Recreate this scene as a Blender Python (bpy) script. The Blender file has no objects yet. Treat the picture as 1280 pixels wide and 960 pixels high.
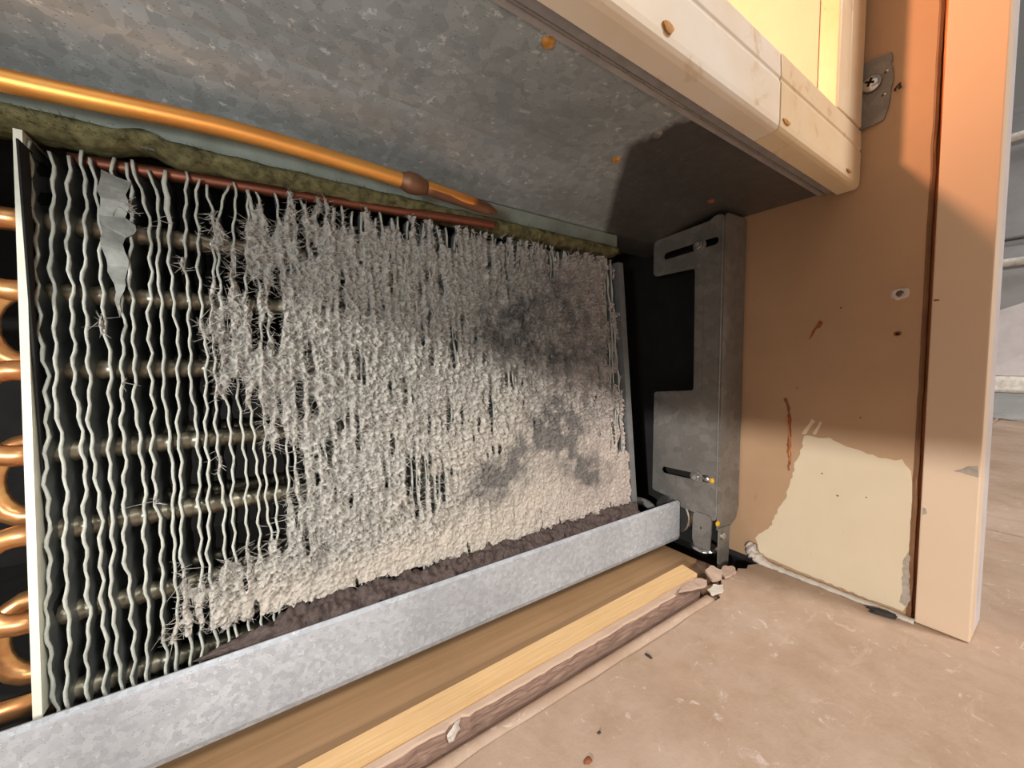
import bpy, bmesh, math, random
import numpy as np
from mathutils import Vector, Matrix, noise as mnoise

random.seed(7); rng = np.random.default_rng(7)
S = bpy.context.scene; C = S.collection

# ------------------------------------------------------------------ camera
cam = bpy.data.cameras.new('camera'); co = bpy.data.objects.new('camera', cam); C.objects.link(co)
cam.sensor_fit = 'HORIZONTAL'; cam.sensor_width = 36.0; cam.lens = 36.0*482/1280; cam.clip_start = 0.005; cam.clip_end = 60
_r = Vector((0.83123294, -0.55589567, -0.00564005)); _d = Vector((-0.03633659, -0.04420499, -0.99836144)); _f = Vector((0.55473549, 0.83007585, -0.056944))
co.matrix_world = Matrix(((_r.x, -_d.x, -_f.x, 0.0), (_r.y, -_d.y, -_f.y, 0.0), (_r.z, -_d.z, -_f.z, 0.19), (0, 0, 0, 1)))
S.camera = co
# ------------------------------------------------------------------ world, lamps, exposure
w = bpy.data.worlds.new('world'); S.world = w; w.use_nodes = True
w.node_tree.nodes['Background'].inputs[0].default_value = (1.0, 0.93, 0.86, 1); w.node_tree.nodes['Background'].inputs[1].default_value = 0.15
S.view_settings.view_transform = 'Standard'; S.view_settings.look = 'None'; S.view_settings.gamma = 1; S.view_settings.use_curve_mapping = False
S.view_settings.exposure = 0.0

def area_lamp(name, loc, target, size, power, col):
    l = bpy.data.lights.new(name, 'AREA'); l.shape = 'DISK'; l.size = size; l.energy = power; l.color = col
    o = bpy.data.objects.new(name, l); C.objects.link(o); o.location = loc
    o.rotation_euler = (Vector(target)-Vector(loc)).to_track_quat('-Z', 'Y').to_euler(); return o
area_lamp('work_lamp', (-2.28, -1.27, 0.86), (0.25, 0.15, 0.1), 0.06, 72, (1.0, 0.955, 0.90))
area_lamp('ceiling_lamp', (1.0, -1.7, 2.3), (0.3, 0.0, 0.0), 0.7, 74, (1.0, 0.94, 0.88))
_t = bpy.data.lights.new('hand_torch', 'SPOT'); _t.energy = 2.3; _t.color = (0.90, 0.97, 1.0); _t.spot_size = math.radians(92); _t.spot_blend = 0.9; _t.shadow_soft_size = 0.022
_o = bpy.data.objects.new('hand_torch', _t); C.objects.link(_o); _o.location = (-0.14, -0.03, 0.20)
_o.rotation_euler = (Vector((0.0, 0.25, 0.21))-_o.location).to_track_quat('-Z', 'Y').to_euler()

# ------------------------------------------------------------------ helpers
def link(name, me, mat=None, parent=None):
    o = bpy.data.objects.new(name, me); C.objects.link(o)
    if mat is not None:
        for m in (mat if isinstance(mat, (list, tuple)) else [mat]): me.materials.append(m)
    if parent is not None: o.parent = parent
    return o
def fin_bm(name, bm, mat, parent=None, smooth=False, bevel=0.0, recalc=True):
    if recalc: bmesh.ops.recalc_face_normals(bm, faces=bm.faces)
    me = bpy.data.meshes.new(name); bm.to_mesh(me); bm.free()
    if smooth: me.shade_smooth()
    o = link(name, me, mat, parent)
    if bevel:
        b = o.modifiers.new('bevel', 'BEVEL'); b.width = bevel; b.segments = 2; b.limit_method = 'ANGLE'
    return o
def thing(name, label, cat, loc=(0, 0, 0), group=None):
    o = bpy.data.objects.new(name, None); C.objects.link(o); o.empty_display_size = 0.02
    o['label'] = label; o['category'] = cat
    if group: o['group'] = group
    return o
def tag(o, label, cat, group=None, kind=None):
    o['label'] = label; o['category'] = cat
    if group: o['group'] = group
    if kind: o['kind'] = kind
    return o
def box_into(bm, a, b):
    x0, y0, z0 = a; x1, y1, z1 = b
    v = [bm.verts.new(p) for p in ((x0,y0,z0),(x1,y0,z0),(x1,y1,z0),(x0,y1,z0),(x0,y0,z1),(x1,y0,z1),(x1,y1,z1),(x0,y1,z1))]
    for f in ((3,2,1,0),(4,5,6,7),(0,1,5,4),(1,2,6,5),(2,3,7,6),(3,0,4,7)): bm.faces.new([v[i] for i in f])
    return v
def box(name, a, b, mat, parent=None, bevel=0.0):
    bm = bmesh.new(); box_into(bm, a, b); return fin_bm(name, bm, mat, parent, bevel=bevel)
def tube_into(bm, pts, rad, n=12, cap=True, squash=None):
    pts = [Vector(p) for p in pts]; rings = []
    up = None
    for i, p in enumerate(pts):
        t = (pts[min(i+1, len(pts)-1)]-pts[max(i-1, 0)]).normalized()
        if up is None: up = t.orthogonal().normalized()
        up = (up - t*up.dot(t)).normalized(); side = t.cross(up)
        r = rad[i] if isinstance(rad, (list, tuple)) else rad
        rings.append([bm.verts.new(p + (up*math.cos(2*math.pi*k/n) + side*math.sin(2*math.pi*k/n))*r) for k in range(n)])
    for a, b in zip(rings, rings[1:]):
        for k in range(n): bm.faces.new((a[k], a[(k+1) % n], b[(k+1) % n], b[k]))
    if cap: bm.faces.new(rings[0][::-1]); bm.faces.new(rings[-1])
def tube(name, pts, rad, mat, parent=None, n=12):
    bm = bmesh.new(); tube_into(bm, pts, rad, n); return fin_bm(name, bm, mat, parent, smooth=True)
def smooth_path(pts, n=8):
    pts = [Vector(p) for p in pts]; out = []
    P = [pts[0]*2-pts[1]] + pts + [pts[-1]*2-pts[-2]]
    for i in range(1, len(P)-2):
        for k in range(n):
            t = k/n; a, b, c, d = P[i-1:i+3]
            out.append(0.5*((2*b)+(c-a)*t+(2*a-5*b+4*c-d)*t*t+(3*b-a-3*c+d)*t**3))
    out.append(pts[-1]); return out
def plate(name, outline, holes, place, thick, mat, parent=None, bevel=0.0):
    """flat plate with real holes; outline/holes are 2D loops, place(u,v,w) gives the 3D point, w the thickness direction"""
    bm = bmesh.new(); loops = []
    for lp in [outline]+holes:
        vs = [bm.verts.new((p[0], p[1], 0)) for p in lp]
        es = [bm.edges.new((vs[i], vs[(i+1) % len(vs)])) for i in range(len(vs))]; loops.append((vs, es))
    bmesh.ops.triangle_fill(bm, use_beauty=True, use_dissolve=False, edges=[e for l in loops for e in l[1]], normal=(0, 0, 1))
    faces = list(bm.faces)
    r = bmesh.ops.extrude_face_region(bm, geom=faces)
    for v in r['geom']:
        if isinstance(v, bmesh.types.BMVert): v.co.z += thick
    for v in bm.verts: v.co = Vector(place(v.co.x, v.co.y, v.co.z))
    return fin_bm(name, bm, mat, parent, bevel=bevel)
def slot_loop(u0, v0, u1, v1, r, n=6):
    a = math.atan2(v1-v0, u1-u0); out = []
    for k in range(n+1): t = a+math.pi/2+math.pi*k/n; out.append((u0+r*math.cos(t), v0+r*math.sin(t)))
    for k in range(n+1): t = a-math.pi/2+math.pi*k/n; out.append((u1+r*math.cos(t), v1+r*math.sin(t)))
    return out
def circle_loop(u, v, r, n=14): return [(u+r*math.cos(2*math.pi*k/n), v+r*math.sin(2*math.pi*k/n)) for k in range(n)]
def round_loop(pts, r, n=4):
    out = []; N = len(pts)
    for i in range(N):
        p, a, b = Vector(pts[i]), Vector(pts[i-1]), Vector(pts[(i+1) % N])
        da, db = (a-p), (b-p); rr = min(r, da.length*.45, db.length*.45)
        p0, p1 = p+da.normalized()*rr, p+db.normalized()*rr
        for k in range(n+1):
            t = k/n; out.append(tuple(p0*(1-t)**2 + p*2*t*(1-t) + p1*t*t))
    return out
def lump(name, loc, size, mat, parent=None, seed=0, rough=0.35, sub=2, rot=0.0):
    bm = bmesh.new(); bmesh.ops.create_icosphere(bm, subdivisions=sub, radius=1)
    for v in bm.verts:
        v.co *= 1+rough*mnoise.noise(v.co*1.7+Vector((seed*3.1, seed, 0)))+rough*.5*mnoise.noise(v.co*4+Vector((0, seed, 9)))
        v.co = Vector((v.co.x*size[0], v.co.y*size[1], v.co.z*size[2])); v.co.rotate(Matrix.Rotation(rot, 3, 'Z')); v.co += Vector(loc)
    return fin_bm(name, bm, mat, parent, smooth=True)
def slab(name, pts, z0, z1, mat, parent=None, bevel=0.0):
    return plate(name, pts, [], lambda u, v, ww: (u, v, z0+ww), z1-z0, mat, parent, bevel)

# ------------------------------------------------------------------ materials
class NT:
    def __init__(s, name):
        s.m = bpy.data.materials.new(name); s.m.use_nodes = True; s.t = s.m.node_tree; s.b = s.t.nodes['Principled BSDF']
        s.co = s.t.nodes.new('ShaderNodeTexCoord').outputs['Object']
    def n(s, kind, **kw):
        nd = s.t.nodes.new(kind)
        for k, v in kw.items():
            if hasattr(nd, k): setattr(nd, k, v)
            else: s.set(nd.inputs[k.replace('_', ' ')], v)
        return nd
    def set(s, inp, v):
        if isinstance(v, bpy.types.NodeSocket): s.t.links.new(v, inp)
        else: inp.default_value = v
    def noise(s, scale, detail=4, rough=0.55, stretch=None, dist=0.0):
        v = s.co
        if stretch: mp = s.n('ShaderNodeMapping'); mp.inputs['Scale'].default_value = stretch; s.t.links.new(s.co, mp.inputs['Vector']); v = mp.outputs[0]
        return s.n('ShaderNodeTexNoise', Vector=v, Scale=scale, Detail=detail, Roughness=rough, Distortion=dist).outputs['Fac']
    def voronoi(s, scale, stretch=None, feature='F1', rot=None):
        v = s.co
        if stretch or rot:
            mp = s.n('ShaderNodeMapping'); mp.inputs['Scale'].default_value = stretch or (1,1,1); mp.inputs['Rotation'].default_value = rot or (0,0,0)
            s.t.links.new(s.co, mp.inputs['Vector']); v = mp.outputs[0]
        return s.n('ShaderNodeTexVoronoi', feature=feature, Vector=v, Scale=scale)
    def ramp(s, fac, stops, interp='LINEAR'):
        r = s.n('ShaderNodeValToRGB'); r.color_ramp.interpolation = interp; e = r.color_ramp.elements
        while len(e) < len(stops): e.new(0.5)
        for el, (p, c) in zip(e, stops): el.position = p; el.color = (*c, 1) if len(c) == 3 else c
        s.t.links.new(fac, r.inputs[0]); return r.outputs[0]
    def mix(s, fac, a, b, mode='MIX'):
        m = s.n('ShaderNodeMix', data_type='RGBA', blend_type=mode)
        s.set(m.inputs[0], fac)
        for i, v in ((6, a), (7, b)): s.set(m.inputs[i], (*v, 1) if isinstance(v, tuple) and len(v) == 3 else v)
        return m.outputs[2]
    def bump(s, h, strength=0.3, dist=0.001):
        b = s.n('ShaderNodeBump'); b.inputs['Strength'].default_value = strength; b.inputs['Distance'].default_value = dist
        s.t.links.new(h, b.inputs['Height']); s.t.links.new(b.outputs[0], s.b.inputs['Normal'])
    def done(s, color, rough=0.6, metal=0.0, spec=None):
        s.set(s.b.inputs['Base Color'], (*color, 1) if isinstance(color, tuple) and len(color) == 3 else color)
        s.set(s.b.inputs['Roughness'], rough); s.set(s.b.inputs['Metallic'], metal)
        if spec is not None: s.b.inputs['Specular IOR Level'].default_value = spec
        return s.m
def lin(r, g, b): return tuple(((c/255+.055)/1.055)**2.4 if c > 10 else c/3294 for c in (r, g, b))
def simple(name, col, rough=0.6, metal=0.0, var=0.25, scale=60, spec=None, bump=0.0):
    t = NT(name); n = t.noise(scale)
    c = t.ramp(n, [(0.3, tuple(x*(1-var) for x in col)), (0.7, tuple(min(1, x*(1+var)) for x in col))])
    if bump: t.bump(n, bump)
    return t.done(c, rough, metal, spec)
M = {}
def m_galv(name, base, fleck, dark, rough, metal, fs, overlay=None):
    t = NT(name)
    v = t.voronoi(fs, rot=(0.2, 0.1, 0.6)); v2 = t.voronoi(fs*1.7, stretch=(1, 2.2, 1.6), rot=(0.1, 0.2, 1.0))
    big = t.noise(14, 3); fine = t.noise(fs*.9, 4, 0.7)
    c = t.mix(t.ramp(v.outputs['Color'], [(0.2, (0,0,0)), (0.9, (1,1,1))]), base, tuple(min(1, x*1.35) for x in base))
    c = t.mix(t.ramp(fine, [(0.60, (0,0,0)), (0.68, (.85,.85,.85))]), c, fleck)
    c = t.mix(t.ramp(v2.outputs['Distance'], [(0.10, (.85,.85,.85)), (0.2, (0,0,0))]), c, dark)
    c = t.mix(t.ramp(big, [(0.35, (0,0,0)), (0.7, (.5,.5,.5))]), c, tuple(x*.55 for x in base))
    if overlay: c = overlay(t, c)
    t.bump(fine, 0.15, 0.0004)
    return t.done(c, rough, metal)
def brown_patch(t, c):
    # dark brown patch with a rounded outline on the underside, right rear
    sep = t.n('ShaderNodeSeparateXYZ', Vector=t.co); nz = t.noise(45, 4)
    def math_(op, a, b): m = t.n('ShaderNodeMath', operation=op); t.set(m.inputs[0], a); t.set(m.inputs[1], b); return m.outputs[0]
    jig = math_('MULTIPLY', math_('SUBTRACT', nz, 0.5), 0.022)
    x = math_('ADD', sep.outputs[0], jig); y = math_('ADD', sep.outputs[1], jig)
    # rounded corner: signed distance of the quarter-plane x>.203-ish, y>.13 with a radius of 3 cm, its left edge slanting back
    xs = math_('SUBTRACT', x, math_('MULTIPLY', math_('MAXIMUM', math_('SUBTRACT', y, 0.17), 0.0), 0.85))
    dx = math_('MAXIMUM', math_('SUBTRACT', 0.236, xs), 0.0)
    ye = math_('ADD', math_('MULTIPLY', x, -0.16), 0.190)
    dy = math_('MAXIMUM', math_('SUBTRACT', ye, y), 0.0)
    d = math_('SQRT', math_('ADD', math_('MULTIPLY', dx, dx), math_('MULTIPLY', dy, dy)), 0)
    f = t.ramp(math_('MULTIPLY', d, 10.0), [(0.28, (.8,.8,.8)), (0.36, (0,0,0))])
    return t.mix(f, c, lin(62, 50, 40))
M['tray'] = m_galv('galvanised_underside', lin(168,177,181), lin(240,246,248), lin(112,117,120), 0.34, 0.40, 210, brown_patch)
M['lip'] = m_galv('galvanised_lip', lin(172,176,182), lin(220,223,228), lin(108,112,118), 0.5, 0.15, 400)
M['steel'] = m_galv('dusty_steel', lin(128,125,121), lin(158,154,148), lin(98,94,90), 0.48, 0.28, 120)
M['steel_dark'] = simple('grey_underflange', lin(150,147,148), 0.5, 0.2, 0.15, 90)
M['flange_green'] = simple('greenish_grey_flange', lin(128,136,126), 0.6, 0.1, 0.2, 60)
M['chrome'] = simple('bright_zinc', lin(205,205,205), 0.25, 0.95, 0.08)
M['black'] = simple('dark_compartment', (0.012,0.011,0.010), 0.9, 0, 0.3)  # black standing in for shade inside the compartment
M['void'] = simple('dark_hole', (0.004,0.003,0.003), 1.0, 0, 0.2)
M['hose'] = simple('grey_hose_rubber', lin(120,120,118), 0.5)
def m_copper(name, a, b, rough):
    t = NT(name); n = t.noise(38, 5, 0.6, (0.5, 3, 3)); f = t.noise(600, 2)
    c = t.ramp(n, [(0.3, a), (0.65, b)]); t.bump(f, 0.1, 0.0003); return t.done(c, rough, 0.85)
M['copper'] = m_copper('copper', lin(226,148,74), lin(246,182,98), 0.46)
M['copper_bend'] = m_copper('copper_bends', lin(205,130,90), lin(232,180,120), 0.34)
M['copper_dark'] = m_copper('tarnished_copper', lin(96,56,44), lin(138,86,66), 0.5)
M['braze'] = m_copper('brazed_joint', lin(120,86,66), lin(150,112,88), 0.6)
M['fin'] = simple('aluminium_fin', lin(128,132,130), 0.45, 0.5, 0.25, 120)
M['fin_edge'] = simple('dusty_fin_edge', lin(176,178,168), 0.65, 0.0, 0.12, 300)
M['crushed'] = simple('crushed_fin', lin(142,144,138), 0.5, 0.3, 0.3, 160)
M['coil_tube'] = simple('coil_tube', lin(190,182,160), 0.36, 0.55, 0.2, 150)
M['end_plate'] = simple('end_plate_paint', lin(226,226,208), 0.6, 0.0, 0.08, 120)
M['end_plate_grey'] = simple('end_plate_grey', lin(120,122,122), 0.5, 0.3, 0.12, 120)
def m_lint():
    t = NT('lint'); a = t.n('ShaderNodeAttribute', attribute_name='tone'); n = t.noise(900, 3, 0.7)
    c = t.mix(t.ramp(n, [(0.35, (0,0,0)), (0.65, (1,1,1))]), a.outputs['Color'], t.mix(0.5, a.outputs['Color'], (1,1,1), 'SOFT_LIGHT'))
    return t.done(c, 0.95, 0, 0.1)
M['lint'] = m_lint()
M['dust_dark'] = simple('packed_dark_dust', lin(84,73,70), 0.98, 0, 0.35, 420, 0.05, 0.6)
M['foam'] = simple('olive_fuzzy_foam', lin(98,94,66), 0.95, 0, 0.55, 200, 0.05, 0.5)
def m_cream(name, a, b, st):
    t = NT(name); n = t.noise(16, 5, 0.6); s = t.noise(42, 4, 0.65, (1,1,1), 0.6)
    c = t.ramp(n, [(0.3, a), (0.7, b)])
    c = t.mix(t.ramp(s, [(0.60, (0,0,0)), (0.74, (.65,.65,.65))]), c, st)
    return t.done(c, 0.4)
M['cream'] = m_cream('cream_plastic', lin(230,216,192), lin(238,232,222), lin(196,168,120)); M['cream_old'] = m_cream('yellowed_cream_plastic', lin(222,198,160), lin(234,218,188), lin(180,146,96)); M['rust'] = simple('rust_spot', lin(190,135,60), 0.7, 0, 0.35, 200)
M['liner'] = simple('pale_liner', lin(200,194,180), 0.5, 0, 0.03)
def m_panel(name, a, b, sc=9):
    t = NT(name); n = t.noise(sc, 5, 0.6); f = t.noise(120, 4, 0.6, (1, 1, .5)); st = t.noise(5, 3, 0.5, (1, 4, 1))
    c = t.ramp(n, [(0.3, a), (0.7, b)]); c = t.mix(t.ramp(f, [(0.66, (0,0,0)), (0.8, (.25,.25,.25))]), c, tuple(x*.6 for x in a))
    t.bump(f, 0.1, 0.0005); return t.done(c, 0.55)
M['panel'] = m_panel('tan_paint', lin(172,140,110), lin(186,154,122))
M['patch'] = m_panel('light_tan_paint', lin(214,198,170), lin(222,207,180), 14)
M['board'] = m_panel('board_paint', lin(214,190,164), lin(222,198,172), 7)
M['board_edge'] = m_panel('board_edge_grey', lin(190,182,182), lin(205,198,198), 30)
M['bare_wood'] = m_panel('bare_wood', lin(190,120,72), lin(214,140,86), 40)
M['edge_brown'] = m_panel('edge_brown', lin(112,78,52), lin(136,98,68), 40)
M['gouge'] = simple('torn_brown', lin(140,84,52), 0.9, 0, 0.3, 300)
M['smudge'] = simple('grey_smudge', lin(166,156,144), 0.8, 0, 0.2, 300)
def m_wood(name, a, b, stretch, sc, rough=0.6):
    t = NT(name); n = t.noise(sc, 6, 0.6, stretch, 0.3); k = t.noise(18, 3)
    c = t.ramp(n, [(0.3, a), (0.7, b)]); c = t.mix(t.ramp(k, [(0.5, (0,0,0)), (0.8, (.35,.35,.35))]), c, tuple(x*.7 for x in a))
    t.bump(n, 0.12, 0.0005); return t.done(c, rough)
M['ply'] = m_wood('dusty_plywood', lin(150,118,84), lin(168,134,98), (1, 30, 8), 9)
M['pine'] = m_wood('pine', lin(214,172,120), lin(236,200,148), (2, 60, 20), 12)
M['strip'] = m_wood('beige_strip', lin(196,166,142), lin(214,186,164), (2, 20, 8), 14)
M['torn'] = m_wood('torn_fibre', lin(112,88,76), lin(160,132,116), (3, 30, 60), 20, 0.95)
def m_floor():
    t = NT('dusty_floor'); a = t.noise(7, 6, 0.62); b = t.noise(48, 6, 0.72); g = t.noise(10, 6, 0.7, (2.2, 9, 1), .6); sp = t.noise(210, 3, 0.7)
    c = t.ramp(a, [(0.32, lin(178,150,128)), (0.68, lin(204,182,164))])
    c = t.mix(t.ramp(b, [(0.48, (0,0,0)), (0.75, (.6,.6,.6))]), c, lin(166,140,112))
    c = t.mix(t.ramp(g, [(0.6, (0,0,0)), (0.75, (.55,.55,.55))]), c, lin(222,202,188))
    c = t.mix(t.ramp(sp, [(0.70, (0,0,0)), (0.76, (.7,.7,.7))]), c, lin(236,222,210))
    dk = t.noise(3.2, 6, 0.7); c = t.mix(t.ramp(dk, [(0.42, (0,0,0)), (0.66, (.6,.6,.6))]), c, lin(154,126,102))
    st = t.noise(60, 5, 0.75, (1, 1, 1), 1.2); c = t.mix(t.ramp(st, [(0.60, (0,0,0)), (0.68, (.6,.6,.6))]), c, lin(228,212,202))
    t.bump(b, 0.4, 0.0015); return t.done(c, 0.7)
M['floor'] = m_floor()
M['underlay'] = simple('brown_underlay', lin(128,104,86), 0.95, 0, 0.35, 90, 0.1, 0.6)
M['plaster'] = simple('white_plaster', lin(206,196,186), 0.9, 0, 0.10, 120, 0.2, 0.4)
M['chunk'] = simple('torn_vinyl', lin(186,162,146), 0.85, 0, 0.12, 150, 0.2, 0.4)
M['putty'] = simple('black_putty', lin(52,48,46), 0.75, 0, 0.3, 200)
M['yellow'] = simple('yellow_sealant', lin(226,178,40), 0.5, 0, 0.15, 200)
M['stainless'] = simple('stainless', lin(150,150,152), 0.35, 0.6, 0.12, 12)
M['white_trim'] = simple('white_trim', lin(226,220,212), 0.4)
def m_film():
    t = NT('clear_plastic_film'); t.b.inputs['Transmission Weight'].default_value = 0.75; t.b.inputs['IOR'].default_value = 1.15
    n = t.noise(30, 3); t.bump(n, 0.3, 0.004); return t.done((0.9,0.92,0.92), 0.18)
M['film'] = m_film()

# ------------------------------------------------------------------ setting: floor
base = box('floor', (-1.2, -1.3, -0.05), (4.0, 2.6, -0.012), M['void']); base['kind'] = 'structure'
tile_main = [(-.525,-1.05),(.674,-1.05),(.674,.60),(.43,.60),(.43,.15),(.392,.158),(.386,.164),(.376,.1685),(.368,.166),(.362,.171),(.352,.167),(.347,.172),(.338,.1675),(.331,.170),(.322,.1645),(.315,.166),(.305,.1565)]
x = .29
while x > -.5: tile_main.append((x, .1570+random.uniform(-.0009,.0009))); x -= random.uniform(.012,.03)
tile_main.append((-.525,.157))
slab('tile', tile_main, -0.0118, 0.0, M['floor'], base)
for x0, x1 in ((.6785,1.876),(1.8800,3.08)):
    for y0, y1 in ((-1.05,.1485),(.1515,1.35)):
        box('tile', (x0, y0, -0.0118), (x1, y1, 0.0), M['floor'], base)

# ------------------------------------------------------------------ threshold strips in front of the pan
thr = thing('threshold', 'layered wooden threshold of plywood and pale pine strips below the metal pan lip', 'threshold')
slab('plywood_sheet', [(-.6,.1905),(.3105,.1950),(.345,.2005),(.345,.305),(-.6,.305)], -0.0115, 0.0006, M['ply'], thr)
slab('pine_strip', [(-.6,.1745),(.033,.1752),(.309,.1788),(.312,.1945),(.0162,.1900),(-.6,.1898)], -0.0115, 0.0084, M['pine'], thr)
def torn_strip():
    bm = bmesh.new(); xs = np.arange(-.6, .3005, .0035); rows = []
    for xx in xs:
        j = mnoise.noise(Vector((xx*60, 0, 3)))*.0016 + mnoise.noise(Vector((xx*240, 2, 3)))*.0007
        yb = .1738 + .0042*max(0, min(1, (xx-.03)/.28))
        yt = .1690 + .0022*(xx/.3) + j
        if .072 < xx < .084: yt += .0022
        yb2 = .1674+.0028*(xx/.3)+mnoise.noise(Vector((xx*150, 7, 1)))*.0004
        zt = .0080+mnoise.noise(Vector((xx*70, 5, 5)))*.0006
        prof = [(yb, -.0115), (yb, .0080), (yt+.0012, zt), (yt, zt-.0004)]
        for k in range(1, 6):
            u = k/6; prof.append((yt*(1-u)+yb2*u+mnoise.noise(Vector((xx*130, k*2.3, 8)))*.0012, zt*(1-u)-.0008*u))
        prof += [(yb2+.0004, -.0115)]
        rows.append([bm.verts.new((xx, p[0], p[1])) for p in prof])
    for a, b in zip(rows, rows[1:]):
        n = len(a)
        for k in range(n):
            f = bm.faces.new((a[k], a[(k+1) % n], b[(k+1) % n], b[k])); f.material_index = 0 if k < 3 else 1
            f.smooth = False
    bm.faces.new(rows[0][::-1]); bm.faces.new(rows[-1])
    return fin_bm('torn_edge_strip', bm, [M['strip'], M['torn']], thr)
o = torn_strip(); o['label'] = 'beige strip with ragged brown torn front edge'
def ridge():
    bm = bmesh.new(); rows = []
    for xx in np.arange(-.6, .304, .006):
        j = mnoise.noise(Vector((xx*40, 1, 1)))*.0007
        prof = [(.1582+j, -.0115), (.1582+j, -.0012), (.1592+j, -.0003), (.1612+j, .0006+j*.5), (.1640, .0004), (.1662, -.0012), (.1668, -.0035), (.1668, -.0115)]
        rows.append([bm.verts.new((xx, *p)) for p in prof])
    for a, b in zip(rows, rows[1:]):
        for k in range(len(a)): bm.faces.new((a[k], a[(k+1) % len(a)], b[(k+1) % len(a)], b[k]))
    bm.faces.new(rows[0][::-1]); bm.faces.new(rows[-1])
    return fin_bm('edge_tile', bm, M['floor'], base, smooth=True)
ridge()
lump('torn_paper', (.0775, .1697, .0045), (.0052, .0012, .0036), M['plaster'], thr, seed=1, rough=.6, sub=3, rot=.5)

# ------------------------------------------------------------------ cabinet side (right)
cab = thing('cabinet', 'tan painted cabinet side standing right of the coil opening with scuffs and pale patch', 'cabinet')
panel_outline = [(.0655,0),(.62,0),(.62,.95),(.0655,.95)]
pl = lambda u, v, ww: (.394+ww, u, v)
plate('side_panel', panel_outline, [circle_loop(.0792,.2383,.0023), circle_loop(.0793,.2092,.0011,8), circle_loop(.0847,.386,.0012,8)], pl, .016, M['panel'], cab)
def ring(name, y, z, r0, r1, mat, bump):
    bm = bmesh.new(); n = 22; A = []; B = []; D = []
    for k in range(n):
        a = 2*math.pi*k/n; j = 1+.25*mnoise.noise(Vector((math.cos(a)*2, math.sin(a)*2, y*90)))
        A.append(bm.verts.new((.3938-bump*.2, y+r0*math.cos(a), z+r0*math.sin(a)))); D.append(bm.verts.new((.3936-bump, y+(r0+r1)/2*j*math.cos(a), z+(r0+r1)/2*j*math.sin(a))))
        B.append(bm.verts.new((.3939, y+r1*1.15*j*math.cos(a), z+r1*j*math.sin(a))))
    for P_, Q_ in ((A, D), (D, B)):
        for k in range(n): bm.faces.new((P_[k], P_[(k+1) % n], Q_[(k+1) % n], Q_[k]))
    return fin_bm(name, bm, mat, cab, smooth=True)
o = ring('chipped_rim', .0792, .2383, .0023, .0044, M['plaster'], .0012); o['label'] = 'chipped pale rim round the drill hole'
ring('hole_rim', .0793, .2092, .0011, .0018, M['gouge'], .0004); 
def ragged(name, pts, mat, th=.0003, step=.004, amp=.0016, xf=.394, parent=cab, seed=0):
    out = []
    for i in range(len(pts)):
        a, b = Vector(pts[i]), Vector(pts[(i+1) % len(pts)]); n = max(1, int((b-a).length/step))
        for k in range(n):
            p = a.lerp(b, k/n); out.append((p.x+mnoise.noise(Vector((p.x*300, p.y*300, seed)))*amp+mnoise.noise(Vector((p.x*90, p.y*90, seed+3)))*amp*1.5, p.y+mnoise.noise(Vector((p.x*300, p.y*300, seed+9)))*amp))
    return plate(name, out, [], lambda u, v, ww: (xf-ww, u, v), th, mat, parent)
o = ragged('paint_patch', [(.1345,.1244),(.1365,.1150),(.146,.0686),(.157,.0387),(.1715,.0200),(.166,.0065),(.143,.0045),(.111,.0035),(.082,.0030),(.0676,.0040),(.0672,.1000),(.0685,.1088),(.0746,.1162),(.0855,.1157),(.1048,.1209),(.1180,.1256)], M['patch'], seed=2, step=.003); o['label'] = 'paler ragged patch of fresh paint near the floor'
for i, pts in enumerate(([(.1265,.1385),(.1295,.1400),(.1365,.1262),(.1335,.1262)], [(.1222,.1380),(.1240,.1385),(.1292,.1272),(.1270,.1272)])): ragged('paint_streak', pts, M['patch'], seed=5+i, amp=.0006)
for pts, sd in (([(.1503,.1561),(.1485,.1565),(.1460,.1450),(.1448,.1380),(.1440,.1125),(.1442,.0925),(.1455,.0915),(.1466,.1125),(.1462,.1300),(.1478,.1430)],1),):
    ragged('gouge', pts, M['gouge'], .0005, .002, .0013, seed=sd)
    ragged('gouge', [(.1470,.1400),(.1478,.1395),(.1440,.1000),(.1432,.0995)], M['bare_wood'], .0007, .002, .0012, seed=8)
ragged('scratch', [(.1338,.2075),(.1322,.2090),(.1285,.2165),(.1262,.2175),(.1245,.2215),(.1270,.2235),(.1282,.2205),(.1300,.2170),(.1322,.2120)], M['gouge'], .0004, .002, .0007, seed=4)
for y, z, r in ((.141,.166,.0006),(.113,.232,.0007),(.098,.145,.0007),(.110,.079,.0008),(.092,.083,.0006),(.121,.095,.0007)): ragged('scuff_mark', circle_loop(y, z, r, 6), M['gouge'], .00035, .001, .0003)
# scuffed, worn strip low on the panel beside the gap
ragged('scuff', [(.0662,.008),(.0705,.010),(.0700,.034),(.0690,.046),(.0672,.050),(.0662,.040)], M['smudge'], .0006, .002, .0012, seed=12)
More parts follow.
